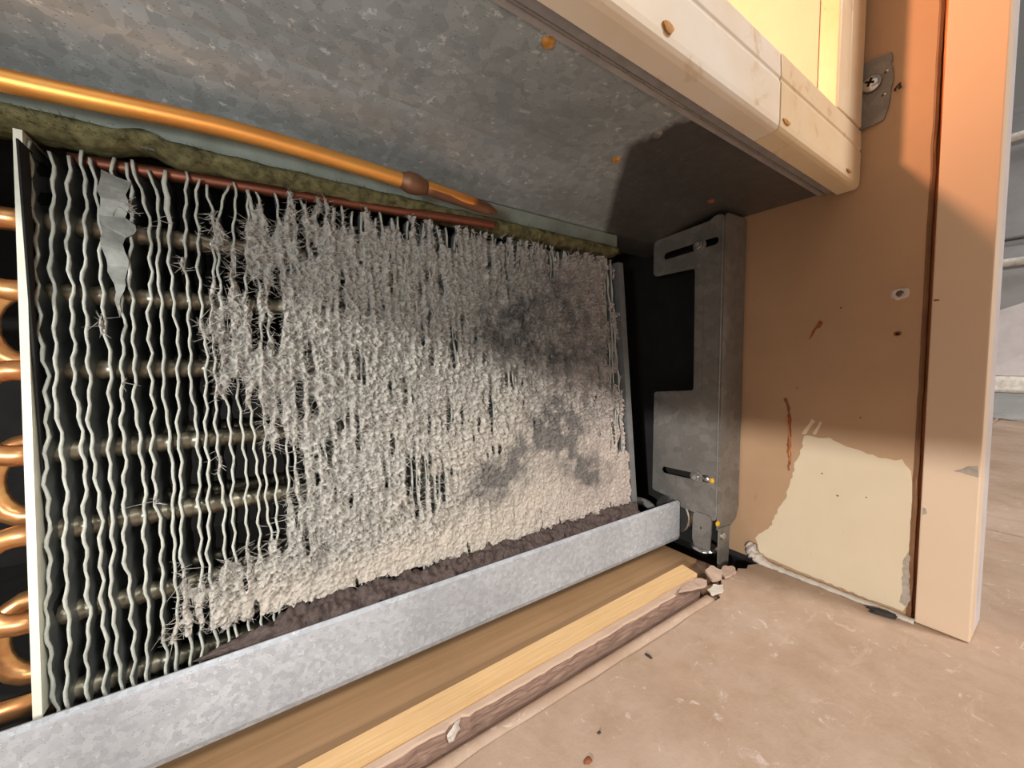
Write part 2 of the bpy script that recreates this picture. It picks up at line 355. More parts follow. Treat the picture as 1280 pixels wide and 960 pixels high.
# stud in the gap, splinter, then the edge board
box('stud', (.400,.0560,0), (.432,.0655,.95), M['bare_wood'], cab)
def splinter():
    bm = bmesh.new(); pts = [(.0668,.52),(.0630,.52),(.0622,.40),(.0626,.34),(.0630,.325),(.0637,.345),(.0641,.40),(.0650,.45)]
    vs = [bm.verts.new((.396+.002*mnoise.noise(Vector((p[1]*30,0,0))), p[0], p[1])) for p in pts]; f = bm.faces.new(vs)
    r = bmesh.ops.extrude_face_region(bm, geom=[f]); [setattr(v.co, 'x', v.co.x+.0025) for v in r['geom'] if isinstance(v, bmesh.types.BMVert)]
    return fin_bm('splinter', bm, M['bare_wood'], cab)
splinter()
edge = [(.0655+.0003*0, 0)]
def torn_panel_edge():
    bm = bmesh.new(); rows = []
    for z in np.arange(0.0, .55, .006):
        j = mnoise.noise(Vector((z*55, 4, 0)))*.0006+mnoise.noise(Vector((z*200, 4, 0)))*.0003
        rows.append([bm.verts.new(p) for p in ((.3936,.0672+j,z),(.3934,.0661+j*.6,z),(.3945,.0648+j,z),(.3985,.0648+j,z),(.3985,.0668,z))])
    for a, b in zip(rows, rows[1:]):
        for k in range(5): bm.faces.new((a[k], a[(k+1) % 5], b[(k+1) % 5], b[k]))
    o = fin_bm('panel_edge', bm, M['edge_brown'], cab); o['label'] = 'bare brown edge of the side panel'
torn_panel_edge()
bd = plate('edge_board', [(.0362,0.0006),(.0622,0.0006),(.0625,.30),(.0618,.95),(.0354,.95)], [], lambda u, v, ww: (.3905+ww, u, v), .018, M['board'], cab, bevel=.0008)
box('edge_trim', (.4087,.0362,0.0004), (.4330,.0560,.95), M['board_edge'], cab, bevel=.001)
ragged('smudge', [(.0478,.1150),(.0420,.1190),(.0372,.1205),(.0372,.1130),(.0425,.1140)], M['smudge'], .0003, .002, .0008, xf=.3905, parent=bd, seed=3)
ragged('smudge', [(.0610,.0800),(.0592,.0820),(.0600,.0850),(.0612,.0855)], M['smudge'], .0003, .002, .0006, xf=.3905, parent=bd, seed=6)
ragged('scuff_mark', [(.0612,.2300),(.0585,.2303),(.0586,.2310),(.0612,.2312)], M['gouge'], .0003, .001, .0003, xf=.3905, parent=bd)

# caulk bead along the panel foot
def caulk():
    bm = bmesh.new(); path = smooth_path([(.3905,.176,.014),(.3895,.1695,.0095),(.3880,.160,.0045),(.3890,.145,.0022),(.3895,.125,.0018),(.3900,.098,.0016),(.3903,.062,.0010)], 14)
    n = len(path); rad = []
    for i, p in enumerate(path):
        u = i/n; rad.append((.0042*(1-u)**3+.0034+(.0022*(1-abs(u-.2)/.2) if u < .4 else 0))*(1+.3*mnoise.noise(Vector((u*22, 1, 4)))) *min(1, .30+u*5))
    tube_into(bm, path, rad, 10)
    for v in bm.verts:
        v.co += Vector((mnoise.noise(v.co*300), mnoise.noise(v.co*300+Vector((5,0,0))), mnoise.noise(v.co*300+Vector((0,5,0)))))*.0009
        v.co.x = min(v.co.x, .3936); v.co.z = max(v.co.z, 0.0001) if v.co.y > .168 else max(.0001, v.co.z*.55)
    return tag(fin_bm('caulk_bead', bm, M['plaster'], smooth=True), 'broken whitish caulk bead along the foot of the tan cabinet side', 'caulk')
caulk()
tag(lump('putty_lump', (.3835,.0775,.0014), (.0075,.0034,.0018), M['putty'], seed=3, rough=.5, sub=3, rot=1.9), 'flat black putty lump on the floor by the edge board', 'putty')
slab('broken_underlay', [(.2985,.1660),(.3060,.1560),(.3230,.1600),(.3350,.1640),(.3420,.1720),(.3480,.1790),(.3520,.1900),(.3500,.2100),(.3105,.2100),(.3100,.1800)], -.0115, -.0022, M['underlay'], base)
def scrap(pts, z, tilt, th, mat, lab, sd):
    out = []
    for i in range(len(pts)):
        p, q = Vector(pts[i]), Vector(pts[(i+1) % len(pts)])
        for k in range(4):
            r = p.lerp(q, k/4); out.append((r.x+mnoise.noise(Vector((r.x*400, r.y*400, sd)))*.0012, r.y+mnoise.noise(Vector((r.x*400, r.y*400, sd+5)))*.0012))
    cx = sum(p[0] for p in out)/len(out); cy = sum(p[1] for p in out)/len(out)
    o = plate('flooring_scrap', out, [], lambda u, v, ww: (u, v, z+ww+tilt[0]*(u-cx)+tilt[1]*(v-cy)+.0007*mnoise.noise(Vector((u*260, v*260, sd)))), th, mat, bevel=.0003)
    tag(o, lab, 'debris', 'torn flooring scraps')
scrap([(.268,.1690),(.285,.1672),(.300,.1655),(.3085,.1700),(.3050,.1750),(.290,.1735),(.275,.1720)], .0076, (-.12,.15), .0016, M['chunk'], 'long pale torn flooring scrap at the end of the wood strip', 1)
scrap([(.3180,.1705),(.3290,.1680),(.3370,.1725),(.3330,.1800),(.3230,.1795)], .0030, (.10,.30), .0026, M['chunk'], 'upright pinkish flooring scrap below the bracket foot', 2)
scrap([(.2990,.1600),(.3100,.1575),(.3190,.1620),(.3130,.1665),(.3020,.1655)], .0018, (.05,.1), .0014, M['plaster'], 'small whitish flooring scrap lying nearest the camera', 3)
scrap([(.3330,.1670),(.3480,.1655),(.3540,.1700),(.3470,.1765),(.3370,.1740)], .0020, (.10,.12), .0022, M['chunk'], 'flat beige flooring scrap beside the dark hole', 4)
for i, (px, py, sz, c, lab) in enumerate(((.2046,.1494,(.0009,.0028,.0005),'putty','dark sliver of wood on the floor beside the groove'),
        (.1253,.1242,(.0022,.0014,.0007),'gouge','brown crumb on the floor nearest the bottom frame edge'),
        (.1401,.1310,(.0009,.0008,.0005),'putty','tiny dark crumb on the floor behind the brown one'))):
    tag(lump('crumb', (px, py, .0006), sz, M[c], seed=20+i, sub=2), lab, 'debris', 'crumbs on the floor')

# ------------------------------------------------------------------ refrigerator
fr = thing('refrigerator', 'built-in refrigerator with cream front frame over a galvanised underside', 'refrigerator')
def sheet(name, prof, x0, x1, mat, parent, th=.0014, bevel=0.0):
    bm = bmesh.new(); n = len(prof); rows = []
    for xx in (x0, x1):
        top = []
        for i in range(n):
            a = Vector(prof[max(i-1, 0)]); b = Vector(prof[min(i+1, n-1)]); t = (b-a).normalized(); nn = Vector((-t.y, t.x))
            top.append((prof[i][0]+nn.x*th, prof[i][1]+nn.y*th))
        rows.append([bm.verts.new((xx, *p)) for p in list(prof)+top[::-1]])
    a, b = rows; m = len(a)
    for k in range(m): bm.faces.new((a[k], a[(k+1) % m], b[(k+1) % m], b[k]))
    for k in range(n-1):
        bm.faces.new((a[k], a[m-1-k], a[m-2-k], a[k+1])); bm.faces.new((b[k], b[k+1], b[m-2-k], b[m-1-k]))
    return fin_bm(name, bm, mat, parent)
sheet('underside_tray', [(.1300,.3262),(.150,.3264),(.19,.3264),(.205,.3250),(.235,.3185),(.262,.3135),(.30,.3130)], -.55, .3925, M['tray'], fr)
box('rear_flange', (-.55,.2625,.2960), (.3000,.2640,.3128), M['flange_green'], fr)
sheet('front_flange', [(.1100,.3225),(.1235,.3232),(.1250,.3246),(.1265,.3238),(.1285,.3232),(.1300,.3254)], -.55, .3868, M['steel_dark'], fr, .0012)
box('flange_seam', (-.55,.1236,.3224),(.3868,.1248,.3236), M['steel'], fr, bevel=.0004)
def frame_bar(name, prof, place, l0, l1, mat):
    bm = bmesh.new(); rows = [[bm.verts.new(place(l, *p)) for p in prof] for l in (l0, l1)]
    a, b = rows; m = len(a)
    for k in range(m): bm.faces.new((a[k], a[(k+1) % m], b[(k+1) % m], b[k]))
    bm.faces.new(a[::-1]); bm.faces.new(b)
    return fin_bm(name, bm, mat, fr, bevel=.0004)
# rail section in (y, z): rounded bottom, a groove two thirds up, sloping inner top
rail = [(.1125,.3215),(.1080,.3215),(.1060,.3222),(.1048,.3240),(.1045,.3270),(.1045,.3478),(.1052,.3490),(.1052,.3498),(.1045,.3510),(.1050,.3640),(.1062,.3650),(.1180,.3660),(.1180,.3215)]
frame_bar('front_rail', rail, lambda l, y, z: (l, y, z), -.55, .2545, M['cream'])
frame_bar('corner_cap', [(y-.0004 if y < .11 else y, z) for y, z in rail], lambda l, y, z: (l, y, z), .2551, .3915, M['cream_old'])
stile = [(.3440,.1180),(.3440,.1062),(.3452,.1052),(.3620,.1046),(.3632,.1054),(.3642,.1046),(.3890,.1041),(.3910,.1056),(.3915,.1080),(.3915,.1180)]
frame_bar('front_stile', stile, lambda l, xx, y: (xx, y, l), .3662, .95, M['cream_old'])
for x_, z_, rx, rz in ((.149,.3290,.0034,.0022),(.0864,.3280,.003,.0014),(.262,.3280,.0045,.0012),(.366,.3278,.0045,.0010)):
    bm = bmesh.new(); vs = []
    for k in range(14):
        a = 2*math.pi*k/14; vs.append(bm.verts.new((x_+rx*math.cos(a)*(1+.2*math.sin(3*a)), .1035, z_+rz*math.sin(a))))
    bm.faces.new(vs); r = bmesh.ops.extrude_face_region(bm, geom=list(bm.faces)); [setattr(v.co, 'y', .1075) for v in r['geom'] if isinstance(v, bmesh.types.BMVert)]
    fin_bm('rust_spot', bm, M['rust'], fr)
def liner():
    bm = bmesh.new(); x0, x1, y0, y1, z0, z1 = -.50, .3445, .1175, .52, .3660, .95
    v = [bm.verts.new(p) for p in ((x0,y0,z0),(x1,y0,z0),(x1,y1,z0),(x0,y1,z0),(x0,y0,z1),(x1,y0,z1),(x1,y1,z1),(x0,y1,z1))]
    for f in ((0,1,2,3),(4,5,6,7),(1,2,6,5),(2,3,7,6),(3,0,4,7)): bm.faces.new([v[i] for i in f])
    o = fin_bm('interior_liner', bm, M['liner'], fr); s = o.modifiers.new('wall', 'SOLIDIFY'); s.thickness = .004; s.offset = 0
    o['label'] = 'white refrigerator interior lit by a warm bulb'
liner()
def open_door():
    bm = bmesh.new(); box_into(bm, (-.470, -.62, .362), (-.405, .095, 1.25)); box_into(bm, (-.405, -.58, .42), (-.385, .06, 1.2))
    box_into(bm, (-.478, -.62, .362), (-.470, .095, 1.25))
    fin_bm('open_door', bm, M['liner'], fr, bevel=.006)
open_door()
bl = bpy.data.lights.new('interior_bulb', 'POINT'); bl.energy = 5.6; bl.color = (1.0, .445, .225); bl.shadow_soft_size = .012
bo = bpy.data.objects.new('interior_bulb', bl); C.objects.link(bo); bo.location = (.11, .22, .525); bo.parent = fr
for x_, y_, m_ in ((.1094,.1345,'rust'),(.2066,.1503,'steel'),(.2086,.1841,'rust'),(.3296,.1863,'gouge')):
    bm = bmesh.new(); bmesh.ops.create_cone(bm, cap_ends=True, segments=14, radius1=.0022, radius2=.0034, depth=.0016)
    bmesh.ops.translate(bm, vec=(x_, y_, .3257), verts=bm.verts); fin_bm('rivet', bm, M[m_], fr, smooth=False, bevel=.0003)
# compartment round the coil, its shade put in as black surfaces
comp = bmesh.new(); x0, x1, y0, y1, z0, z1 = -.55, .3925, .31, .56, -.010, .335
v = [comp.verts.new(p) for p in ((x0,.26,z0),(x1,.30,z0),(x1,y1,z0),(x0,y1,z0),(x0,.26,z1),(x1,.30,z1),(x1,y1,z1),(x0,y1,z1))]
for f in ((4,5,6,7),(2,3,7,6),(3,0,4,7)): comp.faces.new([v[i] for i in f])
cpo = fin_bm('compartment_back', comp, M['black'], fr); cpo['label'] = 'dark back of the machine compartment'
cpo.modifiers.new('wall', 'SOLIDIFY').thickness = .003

box('compartment_floor', (-.55,.3055,-.0115),(.3910,.5600,.0005), M['black'], fr)  # black in place of wood, so this floor reads as shaded
box('shade_sheet', (.3927,.2060,-.010),(.3938,.5600,.3262), M['black'], fr)  # black sheet added over the tan panel to paint its rear unlit
# clip on the panel behind the stile
clip = thing('strap_clip', 'small zinc strap clip screwed to the cabinet side behind the cream frame', 'clip')
plate('strap', [(.118,.4125),(.1000,.4135),(.0897,.4127),(.0890,.4080),(.0897,.4055),(.0884,.3990),(.0880,.3928),(.0893,.3860),(.0893,.3797),(.0905,.3730),(.0923,.3669),(.0980,.3655),(.118,.3645)],
      [circle_loop(.0925,.4000,.0007,8), circle_loop(.0935,.3845,.0007,8)], lambda u, v, ww: (.3936-ww-(.0012 if u > .0975 else 0), u, v), .0012, M['steel'], clip)
bm = bmesh.new(); bmesh.ops.create_uvsphere(bm, u_segments=20, v_segments=10, radius=.0062)
for v in bm.verts: v.co = Vector((-max(0, v.co.z)*.55, v.co.x, v.co.y))
bmesh.ops.translate(bm, vec=(.3912,.1000,.3960), verts=bm.verts); sc = fin_bm('screw', bm, M['chrome'], clip, smooth=True)
bm = bmesh.new()
for a in (0, math.pi/2):
    vs = box_into(bm, (-.0006,-.0028,-.0006),(.0002,.0028,.0006))
    for q in vs: q.co.rotate(Matrix.Rotation(a+.4, 3, 'X')); q.co += Vector((.3878,.1000,.3960))
fin_bm('screw_slot', bm, M['void'], sc)
for y_, z_ in ((.0915,.4010),(.0922,.3850)): lump('weld_spot', (.3922,y_,z_), (.0006,.0011,.0011), M['chrome'], clip, rough=.2)
hk = tube('bent_nail', smooth_path([(.396,.0875,.3852),(.3915,.0865,.3850),(.3905,.0850,.3862),(.3908,.0840,.3872),(.3912,.0842,.3855)], 6), [.0006]*24+[.0003], M['putty'], n=8)
tag(hk, 'tiny bent dark nail sticking out of the cabinet side by the clip', 'nail')

# ------------------------------------------------------------------ condenser coil
ZB, ZT = .038, .2855
def yfront(z): return .2400+(z-.040)*.088
coil = thing('condenser_coil', 'dusty finned condenser coil in a metal frame under the refrigerator', 'coil')
PITCH = .00505; X0 = -.0770; NF = 74
fin_par = []
for i in range(NF):
    lt = i < 22
    fin_par.append(dict(x=X0+i*PITCH+rng.normal(0, .00062 if lt else .00035)+(-.0004*(i == 3)+.0007*(i == 4) if lt else 0), ph=rng.uniform(0, 6.28) if not lt else 1.2+.25*i+rng.normal(0, .25), amp=.00075*rng.uniform(.6, 1.1)*float(np.clip((34-i)/16, .16, 1)),
        sl=rng.normal(0, .0012), sd=int(rng.integers(0, 9999)), top=rng.uniform(-.0015, .0035), tb=rng.normal(0, .0016) if i < 55 else rng.normal(0, .0007), fr=rng.uniform(0, .0010)))
fin_par[4]['tb'] = -.0015; fin_par[7]['tb'] = -.005; fin_par[8]['tb'] = -.0048; fin_par[6]['x'] += .0008
def tri_w(t): return 2/math.pi*np.arcsin(np.sin(t))
def fin_x(i, z, t=0.0):
    """x of fin i at height z, t = depth behind the front edge"""
    p = fin_par[i]; z = np.asarray(z, float)
    wave = p['amp']*tri_w(2*np.pi*z/.0132+p['ph']+t*300)
    slow = .0008*np.sin(z*34+p['sd'])+.0005*np.sin(z*91+p['sd']*2)+.0003*np.sin(z*211+p['sd']*3)
    bend = p['tb']*np.clip((z-.262)/.024, 0, 1)**2*np.clip(1-t/.02, 0, 1)
    return p['x']+p['sl']*(z-.16)/.12*.3+wave+slow+bend
NZ = 76
ts = [0.0, .0010, .009, .022, .040]
for i in range(NF):
    p = fin_par[i]; zt = ZT+p['top']; zz = np.linspace(ZB, zt, NZ)
    verts = []; faces = []; mats = []
    cols = []
    for side in (-1, 1):
        for k, t in enumerate(ts):
            th = (.00052 if k < 2 else .00016)
            xx = fin_x(i, zz, t)+side*th
            yy = yfront(zz)+t+p['fr']+.0006*np.sin(zz*300+p['sd'])*(k == 0)
            if i in (9, 16, 19, 24, 31): 
                if k < 2: xx = xx+side*.0006*np.exp(-((zz-.272)/.012)**2)
            verts += list(zip(xx, yy, zz)); cols.append(None)
    K = len(ts)
    def vi(s, k, j): return (s*K+k)*NZ+j
    for s in (0, 1):
        for k in range(K-1):
            for j in range(NZ-1):
                f = (vi(s,k,j), vi(s,k+1,j), vi(s,k+1,j+1), vi(s,k,j+1)); faces.append(f if s else f[::-1]); mats.append(1 if k == 0 else 0)
    for j in range(NZ-1):
        faces.append((vi(0,0,j), vi(1,0,j), vi(1,0,j+1), vi(0,0,j+1))); mats.append(1)
    for k in range(K-1):
        faces.append((vi(0,k,NZ-1), vi(1,k,NZ-1), vi(1,k+1,NZ-1), vi(0,k+1,NZ-1))); mats.append(1 if k == 0 else 0)
    me = bpy.data.meshes.new('fin'); me.from_pydata(verts, [], faces); me.polygons.foreach_set('material_index', mats); me.shade_smooth()
    o = link('fin', me, [M['fin'], M['fin_edge']], coil)
def flap():
    pts = [(-.0561,.2806),(-.0514,.2791),(-.0463,.2776),(-.0472,.2680),(-.0479,.2597),(-.0443,.2565),(-.0452,.2530),(-.0489,.2499),(-.0482,.2362),(-.0500,.2243),(-.0522,.2120),(-.0532,.2276),(-.0556,.2388),(-.0565,.251),(-.0565,.2667)]
    out = []
    for i in range(len(pts)):
        p, q = Vector(pts[i]), Vector(pts[(i+1) % len(pts)])
        for k in range(4):
            r = p.lerp(q, k/4); out.append((r.x+mnoise.noise(Vector((r.x*500, r.y*500, 1)))*.0006, r.y))
    def place(u, v, ww): return (u+.0006*math.sin(v*480), yfront(v)-.0022+ww+.0016*math.sin((u+.056)*300)+.0010*math.sin(v*300), v)
    o = plate('fin', out, [], place, .0004, M['crushed'], coil); o['label'] = 'crushed fin folded over so its flat pale face shows'
flap()
ROWS = [.2560,.2235,.1875,.1495,.1140,.0755,.0400]
for z in ROWS:
    for dy in (.0145, .033):
        zz = z+(.003 if dy > .02 else 0)
        bm = bmesh.new(); y = yfront(z)+dy; pts = []; rad = []
        xx = -.083
        for i in range(NF):     # every fin has a collar on the tube: a slight bead either side of it
            xf = X0+i*PITCH
            pts += [(xf-.0012, y, zz), (xf+.0006, y, zz), (xf+.0022, y, zz)]; rad += [.0043, .0050, .0044]
        tube_into(bm, pts, rad, 10); fin_bm('coil_tube', bm, M['coil_tube'], coil, smooth=True)
for col, dy in enumerate((.0145, .033)):
    for k in range(col, len(ROWS)-1, 2):
        z0, z1 = ROWS[k]+(.003 if col else 0), ROWS[k+1]+(.003 if col else 0); r = (z0-z1)/2; zc = (z0+z1)/2; y = yfront(zc)+dy; pts = [(-.079, yfront(z0)+dy, z0)]
        for s in range(11):
            a = math.pi/2+math.pi*s/10; pts.append((-.0905+.75*r*math.cos(a), y+.5*r*math.sin(a)*.18, zc+r*math.sin(a)))
        pts.append((-.079, yfront(z1)+dy, z1)); tube('return_bend', pts, .0047, M['copper_bend'], coil, 12)
    zs = ROWS[0 if col else -1]+(.003 if col else 0); tube('inlet_stub', [(-.079, yfront(zs)+dy, zs), (-.14, yfront(zs)+dy, zs)], .0042, M['copper_bend'], coil)
def end_plate(name, sgn, xin, mat, wflange):
    bm = bmesh.new(); zb, zt = ZB+.004 if sgn < 0 else ZB-.002, ZT+.0055 if sgn < 0 else ZT+.001; y0 = lambda z: yfront(z)-.002
    def quad_prism(xa, xb, ta, tb):
        v = []
        for z in (zb, zt):
            for xx, t in ((xa, ta), (xb, ta), (xb, tb), (xa, tb)): v.append(bm.verts.new((xx, y0(z)+t, z)))
        for f in ((3,2,1,0),(4,5,6,7),(0,1,5,4),(1,2,6,5),(2,3,7,6),(3,0,4,7)): bm.faces.new([v[i] for i in f])
    quad_prism(xin, xin+sgn*wflange, 0, .0009)
    quad_prism(xin, xin+sgn*.0009, .0009, .050)
    return fin_bm(name, bm, mat, coil)
ep = end_plate('end_plate', -1, -.0793, M['end_plate'], .0027); ep['label'] = 'pale end plate at the bare end of the coil'
ep2 = end_plate('end_plate', 1, .2985, M['end_plate_grey'], .0072); ep2['label'] = 'grey end plate beside the bracket'
box('shade_strip', (-.0788,.2520,.036), (-.0781,.2900,.284), M['black'], coil)  # black strip standing in for the end plate's shaded inner face

# ------------------------------------------------------------------ lint over the fins
def vnoise(shape, cx, cz, seed):
    g = np.random.default_rng(seed); G = g.random((int(cz)+3, int(cx)+3)); h, wd = shape
    a = np.linspace(0, cz, h); b = np.linspace(0, cx, wd); i = a.astype(int); j = b.astype(int); u = a-i; v_ = b-j
    u = u*u*(3-2*u); v_ = v_*v_*(3-2*v_); u = u[:, None]; v_ = v_[None, :]
    A = G[i][:, j]; B = G[i][:, j+1]; D = G[i+1][:, j]; E_ = G[i+1][:, j+1]
    return (A*(1-u)+D*u)*(1-v_)+(B*(1-u)+E_*u)*v_
HX, HZ = 840, 500
LX0, LX1, LZ0, LZ1 = -.062, .3000, .0400, .2890
gx = np.linspace(LX0, LX1, HX)[None, :]*np.ones((HZ, 1)); gz = np.linspace(LZ0, LZ1, HZ)[:, None]*np.ones((1, HX))
def fbm(cell, oct_=3, seed=0, ax=1.0, az=1.0):
    out = 0; amp = .5; tot = 0
    for k in range(oct_):
        out = out+amp*vnoise((HZ, HX), (LX1-LX0)/(cell*ax)*2**k, (LZ1-LZ0)/(cell*az)*2**k, seed+k); tot += amp; amp *= .55
    return out/tot
def blob(x, z, rx, rz, a): return a*np.exp(-((gx-x)/rx)**2-((gz-z)/rz)**2)
# left boundary of the mat as a function of height
zb_k = [.040,.050,.062,.075,.085,.095,.110,.125,.150,.170,.185,.200,.215,.230,.260,.289]
xb_k = [-.012,-.026,-.034,-.028,-.020,-.004,.010,.016,.004,-.006,-.020,-.022,-.012,-.006,-.008,.000]
xb = np.interp(gz, zb_k, xb_k)
cov = np.clip((gx-xb)/.013, -1.2, 1.0)*.5+.345
cov += (fbm(.014, 3, 11)-.5)*1.0 + (fbm(.0042, 2, 21, 1.0, 4.0)-.5)*1.45
cov += blob(.0,.0,1,1,0)
for b in ((.008,.125,.018,.024,-.75),(-.002,.155,.008,.016,-.45),(.097,.109,.013,.016,-.65),(.088,.122,.012,.010,-.30),(.1709,.182,.008,.013,-.55),(.2299,.198,.012,.010,-.38),(.0756,.2528,.010,.018,-.25),
          (.1188,.1517,.008,.010,-.35),(.0489,.1575,.018,.012,-.28),(.0069,.2006,.006,.02,-.40),(.205,.150,.006,.008,-.25),(.150,.165,.01,.012,-.3),(.04,.21,.02,.02,-.08),(.0,.25,.012,.03,-.30),(.020,.262,.010,.02,-.18),
          (.2,.10,.075,.045,.55),(.26,.08,.06,.04,.5),(.05,.065,.09,.017,.5),(.09,.20,.05,.05,.12),(.20,.20,.05,.04,.20),(.25,.23,.04,.05,.2)): cov += blob(*b)
cov -= .55*np.clip((gz-.268)/.016, 0, 1)*(gx < .26)          # bare tips along the top
right_bare = np.clip((gx-.270)/.008, 0, 1)*np.clip((gz-.098)/.01, 0, 1); cov -= .75*right_bare
cov -= 3*(gx > .2975+.0012*np.sin(gz*400))
low = .0560-.0075*np.clip((gx-.05)/.24, 0, 1); cov -= 3*(gz < low+(fbm(.006, 2, 5)-.5)*.005)
# distance to the nearest fin, in half pitches
dist = np.full((HZ, HX), 9.0); zz1 = np.linspace(LZ0, LZ1, HZ); ridge_top = np.full((HZ, HX), 0.0)
for i in range(NF):
    xf = fin_x(i, zz1)[:, None]; d = np.abs(gx-xf)/(PITCH/2); dist = np.minimum(dist, d)
felt = np.clip(blob(.2,.095,.085,.055,1.3)+blob(.06,.062,.10,.014,1.1)+blob(.275,.08,.04,.04,1), 0, 1)
thr_ = .18+.50*np.clip(dist, 0, 1)**1.1
keep = cov > thr_
n1 = fbm(.0022, 3, 31); n2 = fbm(.0045, 2, 41, 1, 2.5); n3 = fbm(.0013, 2, 51)
ridge_p = np.clip(1-dist, 0, 1)
hgt = .0010+.0016*ridge_p**.8*(1-.8*felt)*np.clip(1.25-cov*.7, .25, 1)+.0062*(n1-.5)*(1-.72*felt)+.0046*(n2-.5)*(1-.6*felt)+.0042*(n3-.5)*(1-.7*felt)+.0008*felt
edge_in = np.clip((cov-thr_)*5, 0, 1); hgt = hgt*(.35+.65*edge_in)-.0014*(1-ridge_p)*(1-felt)*(1-np.clip(cov-.6, 0, .5)*2)
yy = yfront(gz)-.0002-hgt
# lint tone: pale warm fibre, darker where the felt lies thin over the metal
dk = np.clip(blob(.2075,.1443,.026,.018,.8)+blob(.1447,.1006,.022,.016,.75)+blob(.2449,.0902,.024,.016,.7)+blob(.180,.118,.03,.018,.55)+blob(.225,.120,.02,.02,.5)+blob(.155,.215,.022,.016,.45)+blob(.20,.235,.045,.03,.35)+blob(.19,.19,.03,.02,.3)+blob(.03,.075,.015,.01,.3)+blob(.26,.16,.03,.05,.25)+blob(.24,.215,.07,.06,.30), 0, 1)
dk = np.clip(np.clip(dk*1.3, 0, 1)*(-.35+2.6*fbm(.009, 4, 61)), 0, .92)
base_a, base_b, base_d = np.array(lin(158,155,148)), np.array(lin(166,157,146)), np.array(lin(86,84,82))
mixw = np.clip(felt*.9+(fbm(.02, 2, 71)-.5)*.5, 0, 1)[..., None]; pink = np.array(lin(160,148,142))
tone = base_a*(1-mixw)+base_b*mixw; pk = np.clip((gx-.17)/.08, 0, 1)[..., None]*.6; tone = tone*(1-pk)+pink*pk
tone = tone*(1-dk[..., None])+base_d*dk[..., None]; tone = tone*(.70+.45*n3[..., None]+.15*n1[..., None])
# smooth-ish keep: a cell is a face when its four corners are kept
kc = keep[:-1, :-1] & keep[1:, :-1] & keep[:-1, 1:] & keep[1:, 1:]
idx = -np.ones(HZ*HX, int); q = np.argwhere(kc); base_i = q[:, 0]*HX+q[:, 1]
quads = np.stack([base_i, base_i+1, base_i+HX+1, base_i+HX], 1)
used = np.unique(quads); idx[used] = np.arange(len(used)); quads = idx[quads]
V = np.stack([gx.ravel(), yy.ravel(), gz.ravel()], 1)[used]; T = tone.reshape(-1, 3)[used]
# fibres: short curled hairs rooted in the mat and on its ragged rims
prob = np.where(kc, .55+.6*(1-edge_in[:-1, :-1]), 0)*(1-.55*felt[:-1, :-1])
flat = prob.ravel()/prob.sum(); NFIB = 74000
pick = np.random.default_rng(3).choice(flat.size, NFIB, p=flat); pi, pj = np.divmod(pick, HX-1)
g3 = np.random.default_rng(4); root = np.stack([gx[pi, pj], yy[pi, pj]+.0003, gz[pi, pj]], 1)+g3.normal(0, .0002, (NFIB, 3))
L = g3.gamma(3.0, .00105, NFIB).clip(.0010, .0085)*(1-.4*felt[pi, pj])
dirv = np.stack([g3.normal(.1, .8, NFIB), -np.abs(g3.normal(.35, .35, NFIB)), g3.normal(-.15, .75, NFIB)], 1); dirv /= np.linalg.norm(dirv, axis=1)[:, None]
curl = g3.normal(0, .55, (NFIB, 3)); mid = root+dirv*L[:, None]*.5+curl*L[:, None]*.14; tip = root+dirv*L[:, None]+curl*L[:, None]*.30
tcol = tone[pi, pj]*g3.uniform(.95, 1.35, (NFIB, 1))
def ribbons(R, Md, Tp, rad):
    n = len(R); d = Tp-R; d /= np.linalg.norm(d, axis=1)[:, None]+1e-9; a = np.cross(d, np.array([.3, .8, .52])); a /= np.linalg.norm(a, axis=1)[:, None]+1e-9; b = np.cross(d, a)
    vs = []
    for P_, s in ((R, 1.0), (Md, .9), (Tp, .35)):
        for k in range(3):
            an = 2*np.pi*k/3; vs.append(P_+(a*np.cos(an)+b*np.sin(an))*(rad*s)[:, None])
    vv = np.stack(vs, 1).reshape(-1, 3); o_ = np.arange(n)[:, None]*9; fs = []
    for s in range(2):
        for k in range(3): fs.append(o_+np.array([s*3+k, s*3+(k+1) % 3, s*3+3+(k+1) % 3, s*3+3+k]))
    return vv, np.concatenate(fs, 0)
fv, ff = ribbons(root, mid, tip, g3.uniform(.00009, .00017, NFIB)*(1-.3*felt[pi, pj])); fc = np.repeat(tcol, 9, 0)
# long cross fibres between neighbouring fins, mostly in and round the gaps
NB = 5200; bi = g3.integers(8, NF-8, NB); bz = g3.uniform(.055, .272, NB)
hj = ((bz-LZ0)/(LZ1-LZ0)*(HZ-1)).astype(int); px_ = X0+bi*PITCH; hi = ((px_-LX0)/(LX1-LX0)*(HX-1)).astype(int).clip(0, HX-1)
ok = (cov[hj, hi] > .12) & (g3.random(NB) < .9); bi, bz, hj, hi = bi[ok], bz[ok], hj[ok], hi[ok]; n = len(bi)
xa = np.array([float(fin_x(i_, z_)) for i_, z_ in zip(bi, bz)]); ln = g3.uniform(.3, 1.25, n)*PITCH*g3.choice([-1, 1], n)
R = np.stack([xa, yfront(bz)-.0004, bz], 1); Tp = R+np.stack([ln, g3.normal(0, .0006, n), g3.normal(-.0005, .0020, n)], 1); Md = (R+Tp)/2+np.stack([g3.normal(0,.0003,n), g3.normal(-.0003,.0005,n), g3.normal(-.0004,.0007,n)], 1)
bv, bf = ribbons(R, Md, Tp, g3.uniform(.00010, .00020, n)); bc = np.repeat(tone[hj, hi]*g3.uniform(.9, 1.2, (n, 1)), 9, 0)
AV = np.concatenate([V, fv, bv]); AF = np.concatenate([quads, ff+len(V), bf+len(V)+len(fv)]); AC = np.concatenate([T, fc, bc]).clip(0, .95)
